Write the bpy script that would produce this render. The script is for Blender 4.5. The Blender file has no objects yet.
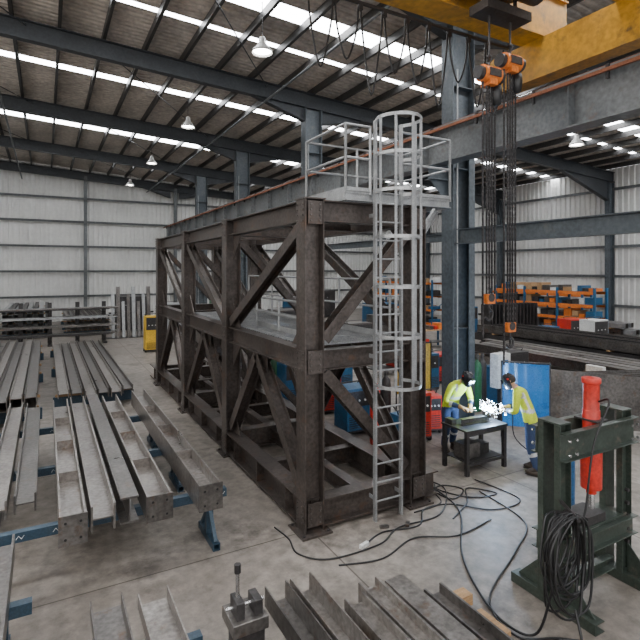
import bpy, math, random
from mathutils import Vector, Matrix, Euler
random.seed(7)
V=Vector
# ---------------------------------------------------------------- materials
def nmat(name, c1, c2=None, scale=2.0, rough=0.5, metal=0.0, bump=0.0, c3=None, t3=0.6, stretch=(1,1,1), fine=0.25, rvar=0.15, emis=None, estr=0):
    m=bpy.data.materials.new(name); m.use_nodes=True
    nt=m.node_tree; N=nt.nodes; L=nt.links
    b=N['Principled BSDF']
    b.inputs['Roughness'].default_value=rough; b.inputs['Metallic'].default_value=metal
    if c2 is None: c2=tuple(x*0.75 for x in c1)
    tc=N.new('ShaderNodeTexCoord'); mp=N.new('ShaderNodeMapping'); mp.inputs['Scale'].default_value=stretch
    L.new(tc.outputs['Object'],mp.inputs['Vector'])
    n1=N.new('ShaderNodeTexNoise'); n1.inputs['Scale'].default_value=scale; n1.inputs['Detail'].default_value=6; n1.inputs['Roughness'].default_value=0.6
    L.new(mp.outputs[0],n1.inputs['Vector'])
    r1=N.new('ShaderNodeValToRGB'); r1.color_ramp.elements[0].position=0.35; r1.color_ramp.elements[1].position=0.65
    r1.color_ramp.elements[0].color=(*c1,1); r1.color_ramp.elements[1].color=(*c2,1)
    L.new(n1.outputs['Fac'],r1.inputs['Fac'])
    out=r1.outputs['Color']
    n2=N.new('ShaderNodeTexNoise'); n2.inputs['Scale'].default_value=scale*12; n2.inputs['Detail'].default_value=4
    L.new(mp.outputs[0],n2.inputs['Vector'])
    mr=N.new('ShaderNodeMapRange'); mr.inputs['From Min'].default_value=0.3; mr.inputs['From Max'].default_value=0.7
    mr.inputs['To Min'].default_value=1-fine; mr.inputs['To Max'].default_value=1+fine
    L.new(n2.outputs['Fac'],mr.inputs['Value'])
    mx=N.new('ShaderNodeVectorMath'); mx.operation='SCALE'
    L.new(out,mx.inputs[0]); L.new(mr.outputs[0],mx.inputs['Scale']); out=mx.outputs[0]
    if c3 is not None:
        n3=N.new('ShaderNodeTexNoise'); n3.inputs['Scale'].default_value=scale*2.3; n3.inputs['Detail'].default_value=8; n3.inputs['Roughness'].default_value=0.7
        L.new(tc.outputs['Object'],n3.inputs['Vector'])
        r3=N.new('ShaderNodeValToRGB'); r3.color_ramp.elements[0].position=t3-0.05; r3.color_ramp.elements[1].position=t3+0.08
        L.new(n3.outputs['Fac'],r3.inputs['Fac'])
        mm=N.new('ShaderNodeMix'); mm.data_type='RGBA'
        L.new(r3.outputs['Color'],mm.inputs['Factor']); L.new(out,mm.inputs['A']); mm.inputs['B'].default_value=(*c3,1)
        out=mm.outputs['Result']
    L.new(out,b.inputs['Base Color'])
    mr2=N.new('ShaderNodeMapRange'); mr2.inputs['To Min'].default_value=max(0.05,rough-rvar); mr2.inputs['To Max'].default_value=min(1,rough+rvar)
    L.new(n1.outputs['Fac'],mr2.inputs['Value']); L.new(mr2.outputs[0],b.inputs['Roughness'])
    if bump>0:
        bp=N.new('ShaderNodeBump'); bp.inputs['Strength'].default_value=bump; bp.inputs['Distance'].default_value=0.01
        L.new(n2.outputs['Fac'],bp.inputs['Height']); L.new(bp.outputs[0],b.inputs['Normal'])
    if emis:
        b.inputs['Emission Color'].default_value=(*emis,1); b.inputs['Emission Strength'].default_value=estr
    return m
M={}
M['steel']=nmat('mill_scale_steel',(0.055,0.045,0.040),(0.10,0.084,0.076),1.5,0.36,0.5,0.12,c3=(0.115,0.068,0.045),t3=0.61,fine=.35)
M['steel_lt']=nmat('raw_steel_light',(0.20,0.183,0.17),(0.33,0.308,0.29),1.6,0.33,0.75,0.1,c3=(0.20,0.13,0.09),t3=0.62,fine=.3)
M['steel_md']=nmat('raw_steel_mid',(0.105,0.097,0.092),(0.185,0.173,0.163),1.6,0.33,0.75,0.1,c3=(0.15,0.095,0.065),t3=0.62,fine=.3)
M['steel_dk']=nmat('dark_steel',(0.035,0.034,0.035),(0.065,0.06,0.06),2,0.45,0.5)
M['galv']=nmat('galvanised_steel',(0.29,0.30,0.305),(0.40,0.41,0.415),6,0.4,0.55)
M['bluegrey']=nmat('bluegrey_painted_steel',(0.062,0.076,0.087),(0.095,0.11,0.122),1.0,0.42,0.25,c3=(0.13,0.135,0.135),t3=0.63)
M['runway']=nmat('runway_grey_paint',(0.12,0.13,0.137),(0.18,0.19,0.195),1.0,0.42,0.25,c3=(0.14,0.10,0.075),t3=0.62)
M['rafter']=nmat('dark_painted_rafter',(0.028,0.033,0.038),(0.045,0.05,0.056),1.0,0.5,0.2)
M['purlin']=nmat('purlin_dark',(0.034,0.034,0.034),(0.06,0.057,0.054),1.0,0.5,0.3)
M['deck']=nmat('roof_sheet_underside',(0.36,0.325,0.285),(0.54,0.49,0.435),0.5,0.6,0.1)
M['wall']=nmat('wall_cladding',(0.60,0.60,0.585),(0.70,0.70,0.68),0.4,0.55,0.0,fine=0.05)
M['girt']=nmat('girt_grey',(0.13,0.14,0.145),None,1,0.5,0.2)
M['crane']=nmat('crane_yellow_paint',(0.50,0.25,0.02),(0.34,0.17,0.02),0.8,0.42,0.0,c3=(0.12,0.075,0.035),t3=0.59)
M['orange']=nmat('orange_paint',(0.75,0.2,0.03),None,2,0.45)
M['yellow']=nmat('yellow_paint',(0.68,0.42,0.03),None,2,0.45)
M['red']=nmat('red_paint',(0.58,0.03,0.018),(0.42,0.03,0.018),2,0.35)
M['blue']=nmat('blue_paint',(0.014,0.10,0.22),(0.02,0.08,0.16),2,0.45)
M['trestle']=nmat('trestle_blue_paint',(0.022,0.05,0.08),(0.035,0.065,0.095),3,0.45,0.1)
M['press']=nmat('press_green_paint',(0.055,0.072,0.059),(0.036,0.048,0.039),2.5,0.36,0.25,c3=(0.12,0.10,0.08),t3=0.61)
M['rubber']=nmat('black_rubber',(0.012,0.012,0.013),None,4,0.45)
M['rust']=nmat('rust_rail',(0.30,0.10,0.045),(0.2,0.075,0.035),3,0.6,0.2)
M['wood']=nmat('timber',(0.42,0.26,0.13),(0.3,0.18,0.085),4,0.7,0,stretch=(1,8,8))
M['white']=nmat('white_paint',(0.68,0.68,0.66),(0.58,0.59,0.58),2,0.4)
M['cyan']=nmat('welding_curtain_blue',(0.012,0.09,0.24),(0.02,0.12,0.29),3,0.3)
M['green']=nmat('green_paint',(0.03,0.16,0.07),None,3,0.4)
M['chrome']=nmat('bright_steel',(0.6,0.6,0.6),None,4,0.25,0.9)
M['hiviz']=nmat('hiviz_yellow_fabric',(0.55,0.66,0.03),(0.42,0.52,0.03),8,0.8,bump=0.3)
M['navy']=nmat('navy_fabric',(0.015,0.03,0.08),(0.025,0.045,0.1),8,0.85,bump=0.3)
M['stripe']=nmat('reflective_tape',(0.6,0.6,0.6),None,8,0.3,0.3)
M['skin']=nmat('skin',(0.55,0.32,0.22),(0.5,0.28,0.19),6,0.5)
M['hair']=nmat('dark_hair',(0.03,0.02,0.015),None,20,0.6)
M['glove']=nmat('leather_glove',(0.42,0.26,0.12),(0.35,0.2,0.09),10,0.75)
M['boot']=nmat('boot_leather',(0.05,0.035,0.025),None,8,0.6)
M['mask']=nmat('weld_mask_shell',(0.02,0.022,0.028),None,5,0.25)
M['visor']=nmat('weld_visor_glass',(0.01,0.03,0.02),None,5,0.08)
M['eye']=nmat('eye',(0.7,0.7,0.68),None,5,0.2)
M['sky']=nmat('skylight_panel',(0.9,0.93,0.95),None,1,0.5,emis=(0.95,0.97,1.0),estr=17)
M['lamp']=nmat('lamp_glow',(1,1,1),None,1,0.5,emis=(1,0.96,0.88),estr=50)
M['spark']=nmat('weld_arc_glow',(1,1,1),None,1,0.5,emis=(0.5,0.72,1.0),estr=300)
M['ember']=nmat('spark_ember',(1,0.5,0.2),None,1,0.5,emis=(0.7,0.8,1.0),estr=30)
def concrete():
    m=nmat('concrete_floor',(0.175,0.152,0.130),(0.265,0.236,0.207),0.45,0.5,0.0,0.25,c3=(0.105,0.09,0.078),t3=0.57,fine=0.18,rvar=0.25)
    nt=m.node_tree;N=nt.nodes;L=nt.links;b=N['Principled BSDF']
    src=b.inputs['Base Color'].links[0].from_socket
    tc=[n for n in N if n.type=='TEX_COORD'][0]
    br=N.new('ShaderNodeTexBrick'); br.offset=0; br.inputs['Scale'].default_value=1; br.inputs['Brick Width'].default_value=4.1; br.inputs['Row Height'].default_value=4.1
    br.inputs['Mortar Size'].default_value=0.012; br.inputs['Color1'].default_value=(1,1,1,1); br.inputs['Color2'].default_value=(0.93,0.93,0.93,1); br.inputs['Mortar'].default_value=(0.35,0.33,0.3,1)
    L.new(tc.outputs['Object'],br.inputs['Vector'])
    mm=N.new('ShaderNodeMix'); mm.data_type='RGBA'; mm.blend_type='MULTIPLY'; mm.inputs['Factor'].default_value=1
    L.new(src,mm.inputs['A']); L.new(br.outputs['Color'],mm.inputs['B'])
    n=N.new('ShaderNodeTexNoise'); n.inputs['Scale'].default_value=5; n.inputs['Detail'].default_value=10; n.inputs['Roughness'].default_value=0.75
    L.new(tc.outputs['Object'],n.inputs['Vector'])
    r=N.new('ShaderNodeValToRGB'); r.color_ramp.elements[0].position=0.3; r.color_ramp.elements[0].color=(0.55,0.54,0.53,1); r.color_ramp.elements[1].position=0.6; r.color_ramp.elements[1].color=(1.1,1.1,1.1,1)
    L.new(n.outputs['Fac'],r.inputs['Fac'])
    m2=N.new('ShaderNodeMix'); m2.data_type='RGBA'; m2.blend_type='MULTIPLY'; m2.inputs['Factor'].default_value=1
    L.new(mm.outputs['Result'],m2.inputs['A']); L.new(r.outputs['Color'],m2.inputs['B'])
    L.new(m2.outputs['Result'],b.inputs['Base Color'])
    return m
M['floor']=concrete()

# ---------------------------------------------------------------- mesh builder
class MB:
    def __init__(s): s.v=[];s.f=[];s.m=[];s.s=[];s.mats=[]
    def mi(s,k):
        m=M[k]
        if m not in s.mats: s.mats.append(m)
        return s.mats.index(m)
    def add(s,vs,fs,k,sm=False):
        o=len(s.v); s.v+= [tuple(v) for v in vs]; i=s.mi(k)
        for f in fs: s.f.append([o+a for a in f]); s.m.append(i); s.s.append(sm)
    def bx(s,x0,x1,y0,y1,z0,z1,k):
        s.add([(x0,y0,z0),(x1,y0,z0),(x1,y1,z0),(x0,y1,z0),(x0,y0,z1),(x1,y0,z1),(x1,y1,z1),(x0,y1,z1)],
              [(0,3,2,1),(4,5,6,7),(0,1,5,4),(1,2,6,5),(2,3,7,6),(3,0,4,7)],k)
    def box(s,c,sz,k,rz=0):
        R=Matrix.Rotation(rz,3,'Z'); c=V(c); vs=[]
        for z in(-.5,.5):
            for x,y in((-.5,-.5),(.5,-.5),(.5,.5),(-.5,.5)):
                vs.append(c+R@V((x*sz[0],y*sz[1],z*sz[2])))
        s.add(vs,[(0,3,2,1),(4,5,6,7),(0,1,5,4),(1,2,6,5),(2,3,7,6),(3,0,4,7)],k)
    def frame(s,p0,p1,up):
        d=(p1-p0).normalized(); up=V(up)
        if abs(d.dot(up.normalized()))>0.99: up=V((1,0,0)) if abs(d.x)<0.9 else V((0,1,0))
        sd=d.cross(up).normalized(); u=sd.cross(d).normalized(); return d,sd,u
    def sweep(s,prof,p0,p1,k,up=(0,0,1),caps=True,sm=False):
        p0=V(p0);p1=V(p1);d,sd,u=s.frame(p0,p1,up);n=len(prof)
        vs=[p+sd*a+u*b for p in(p0,p1) for a,b in prof]
        fs=[(i,(i+1)%n,n+(i+1)%n,n+i) for i in range(n)]
        s.add(vs,fs,k,sm)
        if caps: s.add(vs,[tuple(range(n-1,-1,-1)),tuple(range(n,2*n))],k)
    def ib(s,p0,p1,h,b,k,up=(0,0,1),tf=None,tw=None):
        tf=tf or max(.012,h*.055); tw=(tw or max(.008,h*.035))/2; H=h/2;B=b/2
        s.sweep([(-B,-H),(B,-H),(B,-H+tf),(tw,-H+tf),(tw,H-tf),(B,H-tf),(B,H),(-B,H),(-B,H-tf),(-tw,H-tf),(-tw,-H+tf),(-B,-H+tf)],p0,p1,k,up)
    def ch(s,p0,p1,h,b,k,up=(0,0,1),t=.012,flip=1):
        H=h/2;f=flip; pr=[(-b/2*f,-H),(b/2*f,-H),(b/2*f,-H+t),((-b/2+t)*f,-H+t),((-b/2+t)*f,H-t),(b/2*f,H-t),(b/2*f,H),(-b/2*f,H)]
        if f<0: pr=pr[::-1]
        s.sweep(pr,p0,p1,k,up)
    def rhs(s,p0,p1,h,b,k,up=(0,0,1),t=.012):
        p0=V(p0);p1=V(p1);d,sd,u=s.frame(p0,p1,up)
        o=[(-b/2,-h/2),(b/2,-h/2),(b/2,h/2),(-b/2,h/2)]; i=[(-b/2+t,-h/2+t),(b/2-t,-h/2+t),(b/2-t,h/2-t),(-b/2+t,h/2-t)]
        vs=[p+sd*a+u*c for p in(p0,p1) for pr in(o,i) for a,c in pr]
        fs=[]
        for j in range(4):
            q=(j+1)%4
            fs+=[(j,q,8+q,8+j),(4+q,4+j,12+j,12+q),(q,j,4+j,4+q),(8+j,8+q,12+q,12+j)]
        s.add(vs,fs,k)
    def cyl(s,p0,p1,r,k,n=12,r2=None,caps=True):
        p0=V(p0);p1=V(p1);d,sd,u=s.frame(p0,p1,(0,0,1)); r2=r if r2 is None else r2
        vs=[]
        for p,rr in((p0,r),(p1,r2)):
            for i in range(n):
                a=2*math.pi*i/n; vs.append(p+sd*(rr*math.cos(a))+u*(rr*math.sin(a)))
        s.add(vs,[(i,(i+1)%n,n+(i+1)%n,n+i) for i in range(n)],k,True)
        if caps: s.add(vs,[tuple(range(n-1,-1,-1)),tuple(range(n,2*n))],k)
    def pipe(s,pts,r,k,n=8,rad=None,closed=False):
        pts=[V(p) for p in pts]; N=len(pts); vs=[];pu=None
        for i,p in enumerate(pts):
            if closed: d=(pts[(i+1)%N]-pts[i-1])
            else: d=(pts[min(i+1,N-1)]-pts[max(i-1,0)])
            d.normalize()
            if pu is None:
                a=V((0,0,1)) if abs(d.z)<.9 else V((1,0,0)); pu=(a-d*a.dot(d)).normalized()
            else: pu=(pu-d*pu.dot(d)).normalized()
            sd=d.cross(pu); rr=rad[i] if rad else r
            for j in range(n):
                t=2*math.pi*j/n; vs.append(p+pu*(rr*math.cos(t))+sd*(rr*math.sin(t)))
        fs=[]
        for i in range(N if closed else N-1):
            q=(i+1)%N
            for j in range(n): fs.append((i*n+j,i*n+(j+1)%n,q*n+(j+1)%n,q*n+j))
        s.add(vs,fs,k,True)
        if not closed: s.add(vs,[tuple(range(n-1,-1,-1)),tuple(range((N-1)*n,N*n))],k)
    def lathe(s,prof,c,k,n=24):
        c=V(c); vs=[]
        for r,z in prof:
            for i in range(n):
                a=2*math.pi*i/n; vs.append(c+V((r*math.cos(a),r*math.sin(a),z)))
        fs=[(i*n+j,i*n+(j+1)%n,(i+1)*n+(j+1)%n,(i+1)*n+j) for i in range(len(prof)-1) for j in range(n)]
        s.add(vs,fs,k,True)
    def sph(s,c,r,k,n=12,sc=(1,1,1)):
        pr=[(math.sin(math.pi*i/n)*r,-math.cos(math.pi*i/n)*r) for i in range(n+1)]
        vs=[];c=V(c)
        for a,z in pr:
            for j in range(n*2):
                t=math.pi*j/n; vs.append(c+V((a*math.cos(t)*sc[0],a*math.sin(t)*sc[1],z*sc[2])))
        m=n*2
        s.add(vs,[(i*m+j,i*m+(j+1)%m,(i+1)*m+(j+1)%m,(i+1)*m+j) for i in range(n) for j in range(m)],k,True)
    def tri(s,a,b,c,t,k):
        a,b,c=V(a),V(b),V(c); nrm=(b-a).cross(c-a).normalized()*t/2
        vs=[a-nrm,b-nrm,c-nrm,a+nrm,b+nrm,c+nrm]
        s.add(vs,[(2,1,0),(3,4,5),(0,1,4,3),(1,2,5,4),(2,0,3,5)],k)
    def bolts(s,c,u,w,nu,nw,du,dw,nrm,k='steel_dk',r=.012):
        c=V(c);u=V(u);w=V(w);nrm=V(nrm)
        for i in range(nu):
            for j in range(nw):
                p=c+u*((i-(nu-1)/2)*du)+w*((j-(nw-1)/2)*dw)
                s.cyl(p,p+nrm*.02,r,k,6)
    def obj(s,name,parent=None,bevel=0,loc=None,rot=None):
        me=bpy.data.meshes.new(name); me.from_pydata(s.v,[],s.f)
        for m in s.mats: me.materials.append(m)
        me.polygons.foreach_set('material_index',s.m); me.polygons.foreach_set('use_smooth',s.s)
        me.update(); o=bpy.data.objects.new(name,me); bpy.context.collection.objects.link(o)
        if parent: o.parent=parent
        if loc: o.location=loc
        if rot: o.rotation_euler=rot
        if bevel:
            b=o.modifiers.new('bevel','BEVEL'); b.width=bevel; b.segments=2; b.limit_method='ANGLE'
        return o
def empty(name,loc=(0,0,0),rz=0):
    e=bpy.data.objects.new(name,None); e.empty_display_size=.2; bpy.context.collection.objects.link(e); e.location=loc; e.rotation_euler=(0,0,rz); return e
def smooth_pts(ctrl,n=8):
    c=[V(p) for p in ctrl]; out=[]
    for i in range(len(c)-1):
        p0=c[max(i-1,0)];p1=c[i];p2=c[i+1];p3=c[min(i+2,len(c)-1)]
        for j in range(n):
            t=j/n
            out.append(.5*((2*p1)+(p2-p0)*t+(2*p0-5*p1+4*p2-p3)*t*t+(3*p1-p0-3*p2+p3)*t**3))
    out.append(c[-1]); return out

# ---------------------------------------------------------------- building
XL,XR,YF,YB=-14.0,26.5,-14.0,36.2
def roofz(x): return 11.25-0.06*(x-5.9)
b=MB(); b.bx(XL,XR,YF,YB,-0.2,0,'floor'); b.obj('floor')
b=MB()
skyY=[(6.4,7.0),(8.5,8.75),(14.75,15.35),(23.0,23.6),(31.2,31.8),(-1.8,-.6),(-10,-8.8)]
y=YF; per=.26
while y<YB:
    for (a0,h0,a1,h1) in ((0,0,.13,0),(.13,0,.16,.045),(.16,.045,.23,.045),(.23,.045,.26,0)):
        ym=y+.13
        k='sky' if any(p<=ym<=q for p,q in skyY) else 'deck'
        b.add([(XL,y+a0,roofz(XL)+h0),(XR,y+a0,roofz(XR)+h0),(XR,y+a1,roofz(XR)+h1),(XL,y+a1,roofz(XL)+h1)],[(0,1,2,3)],k)
    y+=per
b.obj('ceiling')
b=MB(); x=XL+.5
while x<XR:
    z=roofz(x)-.13
    b.ch((x,YF,z),(x,YB-.1,z),.25,.1,'purlin',t=.014); x+=1.3
b.obj('roof_purlins')
RY=[3.05+8.2*i for i in range(-1,4)]+[35.7]
for i,yy in enumerate(RY):
    b=MB()
    z0=lambda x:roofz(x)-.26-.3
    b.ib((XL,yy,z0(XL)),(XR,yy,z0(XR)),.6,.28,'rafter')
    for s,xc in((-1,5.6),(1,6.3)):
        zt=z0(xc)-.3
        b.tri((xc,yy,zt),(xc+s*2.2,yy,z0(xc+s*2.2)-.29),(xc,yy,zt-.55),.02,'rafter')
        b.sweep([(-.13,-.01),(.13,-.01),(.13,.01),(-.13,.01)],(xc,yy,zt-.55),(xc+s*2.2,yy,z0(xc+s*2.2)-.3),'rafter')
    xc=XR-.5; zt=z0(xc)-.3
    b.tri((xc,yy,zt),(xc,yy,zt-1.2),(xc-4.5,yy,z0(xc-4.5)-.29),.02,'rafter')
    b.sweep([(-.13,-.01),(.13,-.01),(.13,.01),(-.13,.01)],(xc,yy,zt-1.2),(xc-4.5,yy,z0(xc-4.5)-.3),'rafter')
    x=XL+1.0
    while x<XR-1:
        b.cyl((x,yy,z0(x)-.28),(x,yy+.55,roofz(x)-.22),.02,'rafter',5); x+=2.6
    b.obj('roof_rafter')
b=MB()
for i in range(len(RY)-1):
    for xa in(-10,-2): b.cyl((xa,RY[i],roofz(xa)-.4),(xa+6,RY[i+1],roofz(xa+6)-.4),.02,'rafter',5)
b.cyl((-5,YF,10.55),(-5,YB-.5,10.55),.04,'girt',8); b.cyl((3.7,YF,10.2),(3.7,YB-.5,10.2),.04,'girt',8)
b.obj('roof_services')
for yy in RY[:-1]:
    b=MB(); zt=roofz(5.95)-.87
    b.ib((5.95,yy,0.03),(5.95,yy,zt),.75,.42,'bluegrey',up=(1,0,0),tf=.03,tw=.02)
    b.box((5.95,yy,.015),(1.0,.7,.03),'bluegrey')
    for zz in (2.4,4.6,6.5,8.6): b.box((5.95,yy,zz),(.69,.40,.02),'bluegrey')
    b.bx(6.1,6.3,yy-.24,yy-.2,0.6,7.5,'bluegrey')
    b.cyl((5.68,yy-.25,.3),(5.68,yy-.25,9),.02,'galv',6)
    b.ib((5.57,yy,6.35),(4.95,yy,6.35),.35,.3,'bluegrey')
    b.tri((5.57,yy,6.17),(5.0,yy,6.17),(5.57,yy,5.6),.02,'bluegrey')
    b.bolts((5.95,yy,.03),(1,0,0),(0,1,0),2,2,.85,.55,(0,0,1),r=.03)
    b.obj('building_column')
for yy in RY[:-1]:
    b=MB(); b.ib((XR-.4,yy,0),(XR-.4,yy,roofz(XR)-.9),.5,.3,'bluegrey',up=(1,0,0)); b.obj('wall_column')
for xx in (-7.6,-.8,6,13,20):
    b=MB(); b.ib((xx,YB-.45,0),(xx,YB-.45,roofz(xx)-.55),.3,.22,'girt',up=(0,1,0)); b.obj('wind_post')
def cwall(name,axis,fix,a0,a1,ztop,inward):
    b=MB(); a=a0
    while a<a1:
        for (s0,h0,s1,h1) in ((0,0,.16,0),(.16,0,.2,.08),(.2,.08,.3,.08),(.3,.08,.34,0)):
            p=a+s0;q=a+s1
            if axis=='x': b.add([(p,fix+h0*inward,0),(q,fix+h1*inward,0),(q,fix+h1*inward,ztop(q)),(p,fix+h0*inward,ztop(p))],[(0,1,2,3)],'wall')
            else: b.add([(fix+h0*inward,p,0),(fix+h1*inward,q,0),(fix+h1*inward,q,ztop(q)),(fix+h0*inward,p,ztop(p))],[(0,1,2,3)],'wall')
        a+=.34
    return b
b=cwall('wall_back','x',YB,XL,XR,lambda x:roofz(x)-.02,-1)
b.bx(XL,XR,YB+.01,YB+.1,0,9.9,'wall'); b.obj('wall_back')
b=cwall('wall_right','y',XR,YF,YB,lambda y:roofz(XR)-.02,-1)
b.bx(XR+.01,XR+.1,YF,YB,0,9.9,'wall'); b.obj('wall_right')
b=cwall('wall_left','y',XL,YF,YB,lambda y:roofz(XL)-.02,1)
b.obj('wall_left')
b=MB()
for zz in (1.9,3.8,5.7,7.6,9.4):
    b.ch((XL,YB-.2,zz),(XR,YB-.2,zz),.16,.08,'girt')
    b.ch((XR-.15,YF,zz*.93),(XR-.15,YB-.2,zz*.93),.16,.08,'girt')
b.obj('trim_wall_girts')
RX=5.25
b=MB()
b.ib((RX,YF,7.0),(RX,YB-.6,7.0),.9,.42,'runway',tf=.035,tw=.02)
y=YF+1
while y<YB-1:
    b.bx(RX-.2,RX-.012,y-.008,y+.008,6.6,7.4,'runway'); y+=2.05
b.bx(RX-.04,RX+.04,YF,YB-.6,7.46,7.53,'rust')
b.bx(RX-.30,RX-.24,YF,YB-.6,7.32,7.38,'rust')
y=YF+.5
while y<YB-1: b.bx(RX-.26,RX-.2,y,y+.05,7.2,7.46,'steel_dk'); y+=1.5
b.obj('crane_runway_beam')
b=MB(); b.ib((5.75,-9,4.75),(5.75,2.8,4.75),.38,.25,'bluegrey'); b.ib((5.75,3.4,4.75),(5.75,11,4.75),.2,.15,'bluegrey'); b.obj('column_tie_beam')
# ---------------------------------------------------------------- bridge crane
cr=MB()
GZ=8.5
def boxg(y0,y1):
    z0,z1=GZ,GZ+.8
    cr.bx(-13,RX+.55,y0,y1,z0,z1,'crane')
    cr.bx(-13,RX+.55,y0-.05,y1+.05,z1,z1+.03,'crane'); cr.bx(-13,RX+.55,y0-.05,y1+.05,z0-.03,z0,'crane')
    x=-12
    while x<RX: cr.bx(x,x+.015,y0-.045,y0,z0,z1,'crane'); x+=1.6
boxg(-.15,.3); boxg(-2.1,-1.65)
cr.bx(RX-.2,RX+.2,-3.0,1.2,7.7,GZ-.03,'crane')
cr.bx(RX-.22,RX+.22,-3.05,-3.0,7.65,8.3,'steel_dk'); cr.bx(RX-.22,RX+.22,1.2,1.25,7.65,8.3,'steel_dk')
for yy in(-2.6,.85): cr.cyl((RX-.07,yy,7.69),(RX+.07,yy,7.69),.155,'steel_dk',20)
cr.bx(2.5,4.1,-1.65,-.15,8.85,9.0,'steel_dk'); cr.bx(2.6,3.1,-1.3,-.5,8.5,8.85,'crane'); cr.cyl((3.2,-.9,8.7),(3.95,-.9,8.7),.24,'steel_dk',16)
cr.bx(2.75,3.8,-.9,-.5,8.15,8.3,'steel_dk'); cr.bx(2.9,2.95,-.72,-.68,8.3,8.9,'steel_dk'); cr.bx(3.6,3.65,-.72,-.68,8.3,8.9,'steel_dk')
cr.obj('overhead_bridge_crane')
def hoist(x,y,z,zh,nm='chain_hoist'):
    e=empty(nm,(x,y,z))
    b=MB(); b.cyl((-.18,0,0),(.18,0,0),.14,'orange',20); b.cyl((-.27,0,0),(-.18,0,0),.11,'steel_dk',16); b.cyl((.18,0,0),(.26,0,0),.12,'steel_dk',16)
    b.bx(-.08,.08,-.11,.11,-.19,.1,'orange'); b.bx(-.13,.13,-.15,-.12,-.06,.06,'steel_dk'); b.pipe(smooth_pts([(0,0,.1),(0,0,.2),(.05,0,.27),(0,0,.33),(-.04,0,.28)],5),.02,'steel_dk')
    b.cyl((0,0,.3),(0,0,8.14-z),.018,'steel_dk',6)
    b.lathe([(0.0,-.5),(.08,-.47),(.1,-.3),(.09,-.17),(0,-.16)],(.16,0,0),'rubber',12)
    b.obj('hoist_body',e)
    c=MB()
    for dx,ext in((-.06,0),(.06,0),(.0,1.2),(-.15,.9),(.13,1.5)):
        zz=-.1; i=0; end=(zh-z)+.02 if ext==0 else (zh-z)+ext-1.6
        while zz>end:
            if i%2: c.box((dx,0,zz-.02),(.034,.012,.062),'steel_dk')
            else: c.box((dx,0,zz-.02),(.012,.034,.062),'steel_dk')
            zz-=.044;i+=1
    c.obj('load_chain',e)
    h=MB(); h.bx(-.09,.09,-.05,.05,-.16,.0,'orange'); h.cyl((0,-.06,-.06),(0,.06,-.06),.07,'steel_dk',12)
    h.pipe(smooth_pts([(0,0,-.15),(0,0,-.24),(.07,0,-.3),(.06,0,-.4),(-.02,0,-.43),(-.09,0,-.38)],6),.02,'steel_dk')
    h.obj('hook_block',e,loc=(0,0,zh-z))
hoist(3.0,-.7,7.15,3.5); hoist(3.5,-.7,7.45,3.0)
b=MB()
for i in range(9):
    x0=.2+i*.5; x1=x0+.45
    dp=7.2+.3*math.sin(i*2.3)
    b.pipe(smooth_pts([(x0,.45,8.35),(x0+.04,.45,7.9),(x0+.22,.45,dp),(x1-.04,.45,7.9),(x1,.45,8.35)],6),.018,'rubber',6)
    b.bx(x0-.05,x0+.03,.42,.48,8.3,8.42,'steel_dk')
b.bx(-3,4.8,.43,.47,8.4,8.45,'steel_dk')
b.obj('festoon_cable')
for yy in (6.2,14.4,22.6,30.8,):
    for xx in (1.75,15.5,-6.5):
        b=MB(); z=9.95-(.0 if xx<5 else .9)
        b.lathe([(.05,.38),(.09,.34),(.1,.2),(.27,.0),(.29,-.07),(.28,-.07),(.26,0),(.08,.17)],(xx,yy,z),'white',24)
        b.lathe([(.0,-.03),(.17,-.03),(.245,-.01)],(xx,yy,z),'lamp',24)
        b.cyl((xx,yy,z+.35),(xx,yy,roofz(xx)-.2),.012,'steel_dk',6)
        b.obj('high_bay_lamp')

# ---------------------------------------------------------------- main steel frame
FR=empty('fabricated_steel_frame')
W=1.95; YS=[0,3.65,7.3,11.0]; ZT=4.95; ZM=2.7
b=MB()
for X in(0,W):
    for Y in YS:
        b.ib((X,Y,.03),(X,Y,ZT),.32,.3,'steel',up=(1,0,0) ,tf=.02,tw=.016)
        b.box((X,Y,.015),(.5,.5,.03),'steel')
        b.bolts((X,Y,.03),(1,0,0),(0,1,0),2,2,.4,.4,(0,0,1),r=.022)
        b.box((X,Y,ZT+.01),(.36,.34,.02),'steel')
b.obj('columns',FR)
b=MB()
for X in(0,W):
    b.ib((X,-.05,.27),(X,12.3,.27),.42,.3,'steel')
    for i in range(3):
        y0,y1=YS[i]+.16,YS[i+1]-.16
        b.ib((X,y0,ZM-.16),(X,y1,ZM-.16),.32,.22,'steel')
        b.ib((X,y0,ZT-.16),(X,y1,ZT-.16),.32,.22,'steel')
    y=.6
    while y<12: 
        b.bx(X-.14,X+.14,y-.008,y+.008,.08,.46,'steel'); y+=1.22
for Y in YS:
    b.ib((.16,Y,.27),(W-.16,Y,.27),.4,.26,'steel'); b.ib((.16,Y,ZM-.16),(W-.16,Y,ZM-.16),.3,.2,'steel'); b.ib((.16,Y,ZT-.16),(W-.16,Y,ZT-.16),.32,.22,'steel')
for Y in (1.8,5.5,9.1,12.1): b.ib((.1,Y,.27),(W-.1,Y,.27),.3,.2,'steel')
for Y in (1.8,5.5,9.1): b.ib((.1,Y,ZT-.16),(W-.1,Y,ZT-.16),.24,.16,'steel'); b.ib((.1,Y,ZM-.2),(W-.1,Y,ZM-.2),.24,.16,'steel')
b.ib((W/2,.15,.27),(W/2,11,.27),.25,.18,'steel')
b.ib((W+.16,0,.27),(W+.45,0,.27),.4,.26,'steel')
b.obj('beams',FR)
b=MB()
def diag(X,ya,za,yb,zb,h=.2): b.ib((X,ya,za),(X,yb,zb),h,.18,'steel',up=(1,0,0))
diag(0,3.45,2.8,.2,4.55); diag(W,.2,2.8,3.45,4.55)
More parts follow.
